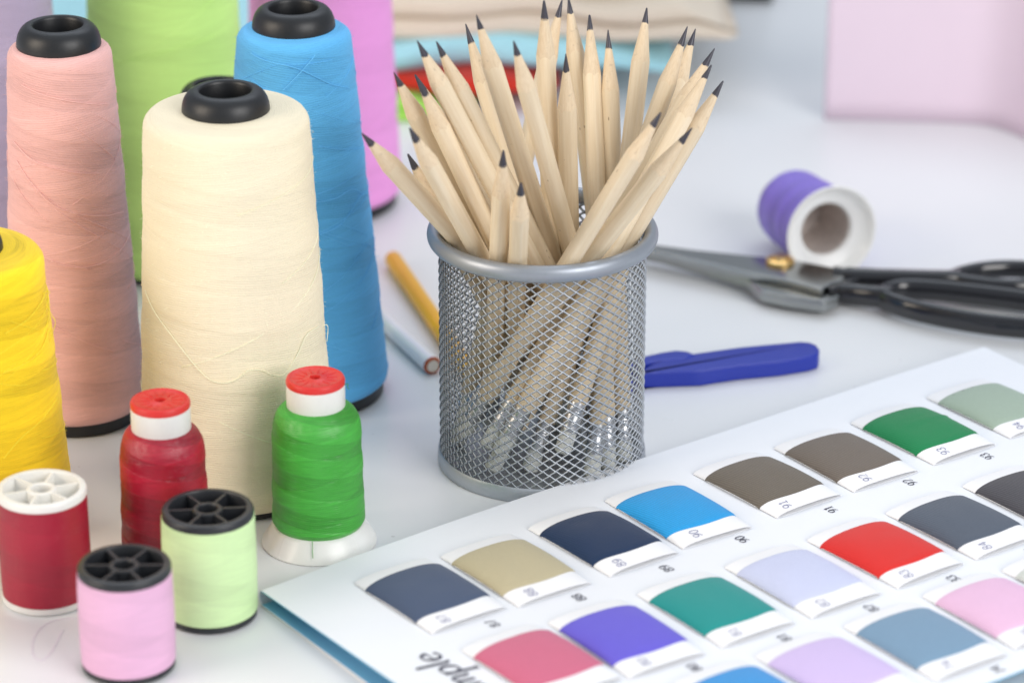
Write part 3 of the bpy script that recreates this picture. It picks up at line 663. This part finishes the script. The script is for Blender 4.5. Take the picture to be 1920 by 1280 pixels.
def swatch(num, px, hx, cname, seed):
    rn = random.Random(seed); s0, t0 = card_st(*px, .0016); H = rn.uniform(.0040, .0047); rotn = rn.uniform(-.028, .028)
    cs, sn_ = math.cos(rotn), math.sin(rotn)
    def P(a, b, z):                    # local a across, b along
        s = s0+a*cs-b*sn_; t = t0+a*sn_+b*cs; return Uv*s+Vv*t+Vector((0, 0, zc(s, t)+.0001+z))
    def hs(b):
        q = max(0., min(1., (b+SM0)/(SL+SM0+SM1))); return .22+.78*math.sin(PI*min(1, max(0, .06+q*.88)))**.75
    n = 26; nl = 16; th = .00045; V = []; F = []
    W = SW+.0008; b0, b1 = -SM0, SL+SM1
    def sect(lay):
        pts = []
        for k in range(n+1):
            x = k/n; x = .5-.5*math.cos(PI*x); pts.append((x*W-.0004, arch(x, H)+.0005))
        for k in range(n-1, 0, -1):
            x = .5-.5*math.cos(PI*k/n); pts.append((x*W-.0004, .0001+.0004*(abs(2*x-1)**8)))
        if lay:
            c = W/2-.0004; pts = [((a-c)*(1-2.4*th/W)+c, .0001+th+(z-.0001)*max(.1, 1-2*th/H)) for a, z in pts]
        return pts
    rings = []
    for lay in (0, 1):
        S = sect(lay); m = len(S)
        for k in range(nl+1):
            b = b0+(b1-b0)*k/nl; lift = hs(b); base = len(V)
            V += [P(a, b, z*lift) for a, z in S]; rings.append(base)
    for lay in (0, 1):
        for k in range(nl):
            r0, r1 = rings[lay*(nl+1)+k], rings[lay*(nl+1)+k+1]
            for i in range(m):
                j = (i+1) % m; q = (r0+i, r0+j, r1+j, r1+i); F.append(q if lay else q[::-1])
    for k, fl_ in ((0, 0), (nl, 1)):
        r0, r1 = rings[k], rings[nl+1+k]
        for i in range(m):
            j = (i+1) % m; q = (r0+i, r0+j, r1+j, r1+i); F.append(q if not fl_ else q[::-1])
    sl = pydata('swatch_sleeve', V, F, M_PAPER, book); bm = bmesh.new(); bm.from_mesh(sl.data); bmesh.ops.recalc_face_normals(bm, faces=bm.faces); bm.to_mesh(sl.data); bm.free(); sharp(sl, 55)
    sl['label'] = 'white paper sleeve holding %s fabric, numbered %d' % (cname, num)
    # the fabric showing through the window of the sleeve, a little proud of it
    V = []; F = []; nx, ny = 30, 20; up = .00035
    for i in range(nx+1):
        x = .5-.5*math.cos(PI*(i/nx)); bul = 1-(2*x-1)**2
        ta = -.0012*bul; tb = SL+.0032*bul
        for k in range(ny+1):
            y = k/ny; b = ta+(tb-ta)*y; edge = 0 if k in (0, ny) else up
            rid = .00045*math.exp(-((y-.45)/.03)**2)*x if num == 93 else 0
            wr = .00002+.00022*math.sin(b*210+seed*1.7+x*3)*math.sin(x*PI)*(1 if seed % 3 else .3)+.00016*math.sin(x*9+seed+b*60)*math.sin(PI*y)
            V.append(P(x*(W+.0005)-.00065, b, abs(wr)*(0 if k in (0, ny) else 1)+ max((arch(x, H)+.0005)*hs(b), .0003)+edge+(.0 if k in (0, ny) else rid)+(.00012 if k in (0, ny) else 0)*-1))
    for i in range(nx):
        for k in range(ny): F.append((i*(ny+1)+k, i*(ny+1)+k+1, (i+1)*(ny+1)+k+1, (i+1)*(ny+1)+k))
    fb = pydata('fabric', V, F, fabric_mat('fabric_%d' % num, hexc(hx)), sl); fb['label'] = '%s fabric' % cname
    bm = bmesh.new(); bm.from_mesh(fb.data); bmesh.ops.recalc_face_normals(bm, faces=bm.faces); bm.to_mesh(fb.data); bm.free()
    def top_z(s, t):
        ds, dt = s-s0, t-t0; a = ds*cs+dt*sn_; return zc(s, t)+.0001+(arch(min(1, max(0, (a+.0004)/W)), H)+.0005)*hs(dt*cs-ds*sn_)
    write('handwritten_number', str(num), s0+.0098, t0+SL+.0095, .0037, top_z, M_PEN, sl, .08, .2, .12, .02, .00022, num)
    if num not in (72, 76, 94, 79):
        write('printed_number', str(num), s0+.0255, t0+SL+SM1+.0090, .0041, zc, M_INK, book, .15, .78, 0, 0, .00025, num)
    if num == 94:
        for k in range(4):
            x = .04+.16*k; bul = 1-(2*x-1)**2; c = P(x*W, -.0012*bul+.0022, (arch(x, H)+.0005)*hs(0)+.0006)
            pydata('dark_fleck', [c+Uv*(.00045*math.cos(q))+Vv*(.00028*math.sin(q)) for q in [i*PI/4 for i in range(8)]], [tuple(range(8))[::-1]], M_INK, sl, False)
for i, a in enumerate(SWATCH): swatch(*a, 50+i)
s_, t_ = card_st(778, 1226, .0003)
write('printed_heading', 'sample', s_+.0075, t_+.0500, .0135, zc, M_INK, book, .125, .72, .18, 0, .00025, 1)

# ------------------------------------------------------------------ cloths and paper in the background
def cloth(label, x0, x1, y0, z0, z1, depth, col, seed, wav=.006, name='folded_cloth', lift=None, tilt=0., folds=2):
    """a folded cloth: a soft slab with rounded, wavy front folds"""
    rn = random.Random(seed); ph = [rn.uniform(0, 6.28) for _ in range(6)]
    nx = 60; V = []; F = []; sec = []
    # section in (y,z): front fold(s) then top going back
    for fd in range(folds):
        za = z0+(z1-z0)*fd/folds; zb = z0+(z1-z0)*(fd+1)/folds; r = (zb-za)/2
        for k in range(9):
            a = -PI/2+PI*k/8; sec.append((-math.cos(a)*r*1.1+fd*.004+r, za+r+math.sin(a)*r*.98))
        if fd < folds-1: sec.append((r*1.6+fd*.004, zb-.0001))
    sec += [(depth*.3, z1+.001), (depth*.7, z1), (depth, z1-.002), (depth, z0)]
    m = len(sec)
    for i in range(nx+1):
        x = x0+(x1-x0)*i/nx; w = wav*(math.sin(x*38+ph[0])+.6*math.sin(x*71+ph[1])); hz = .18*(math.sin(x*33+ph[2])+.5*math.sin(x*80+ph[3]))
        end = min(1, 6*min(i, nx-i)/nx+.35)
        for y, z in sec:
            zz = z0+(z-z0)*(1+hz)*end + (lift(x) if lift else 0) + tilt*(x-x0)
            V.append((x+.004*math.sin(z*300+ph[4]), y0+y+w*(1-min(1, y/depth)*.6), max(.0003, zz)))
    for i in range(nx):
        for k in range(m):
            j = (k+1) % m; F.append((i*m+k, (i+1)*m+k, (i+1)*m+j, i*m+j))
    F.append(tuple(range(m))[::-1]); F.append(tuple(range(nx*m, (nx+1)*m)))
    o = pydata(name, V, F, fabric_mat('cloth_%d' % seed, col, .0006))
    bm = bmesh.new(); bm.from_mesh(o.data); bmesh.ops.recalc_face_normals(bm, faces=bm.faces); bm.to_mesh(o.data); bm.free()
    tag(o, label, 'cloth', 'folded cloths stacked behind the cones'); return o
cloth('lime green folded cloth at the bottom of the stack', -.34, -.020, 1.747, 0, .0105, .22, hexc('#a5df60'), 1, .003)
cloth('red folded cloth, between the lime and light blue cloths', -.36, .022, 1.764, .0100, .0215, .21, hexc('#c9301f'), 2, .005, folds=1)
cloth('light blue folded cloth under the beige cloths', -.36, .085, 1.770, .0205, .0365, .21, hexc('#a8dcea'), 3, .005, folds=1)
cloth('beige folded cloth lying on the light blue cloth', -.10, .118, 1.776, .0355, .0560, .21, hexc('#dccfbd'), 4, .004, folds=2)
cloth('off-white folded cloth on top of the beige cloth', -.10, .095, 1.800, .0560, .085, .18, hexc('#ebe5dc'), 5, .006, folds=2)
cloth('black folded cloth beside the end of the beige cloth', .090, .150, 1.952, 0, .028, .12, (.012, .012, .014), 6, .002)
# upright pink paper
pts = spline([(.1672, 1.751, 0), (.200, 1.748, 0), (.232, 1.745, 0), (.252, 1.741, 0), (.264, 1.731, 0), (.274, 1.716, 0), (.290, 1.698, 0), (.315, 1.690, 0), (.345, 1.695, 0)], 6)
V = []; F = []; N = len(pts); nz = 8
for lay in (0, 1):
    for i, p in enumerate(pts):
        tdir = (pts[min(i+1, N-1)]-pts[max(i-1, 0)]).normalized(); nr = Vector((-tdir.y, tdir.x, 0))
        for k in range(nz+1): V.append(p+nr*(.0006*lay+.005*(k/nz)**2)+Vector((0, 0, .095*k/nz)))
I = lambda i, k, l: l*N*(nz+1)+i*(nz+1)+k
for i in range(N-1):
    for k in range(nz): F += [(I(i, k, 0), I(i+1, k, 0), I(i+1, k+1, 0), I(i, k+1, 0)), (I(i, k, 1), I(i, k+1, 1), I(i+1, k+1, 1), I(i+1, k, 1))]
    F += [(I(i, nz, 0), I(i+1, nz, 0), I(i+1, nz, 1), I(i, nz, 1)), (I(i, 0, 0), I(i, 0, 1), I(i+1, 0, 1), I(i+1, 0, 0))]
for k in range(nz): F += [(I(0, k, 0), I(0, k+1, 0), I(0, k+1, 1), I(0, k, 1)), (I(N-1, k, 0), I(N-1, k, 1), I(N-1, k+1, 1), I(N-1, k+1, 0))]
ps = pydata('pink_paper', V, F, plain('pink_paper', hexc('#e2d0de'), .7, var=.03, scale=20)); tag(ps, 'pale pink sheet of paper standing upright at the back of the table', 'paper')
# thin pink thread end lying on the table
lt = tube('loose_thread', spline([G(x, y, .0002) for x, y in [(143, 1158), (115, 1160), (85, 1170), (66, 1190), (60, 1215), (66, 1232), (80, 1236), (95, 1222), (108, 1200), (118, 1180)]], 8), .00009, 5, plain('lilac_thread', hexc('#ecd9ea'), .8))
tag(lt, 'thin lilac thread end curling on the table beside the pale pink spool', 'thread')
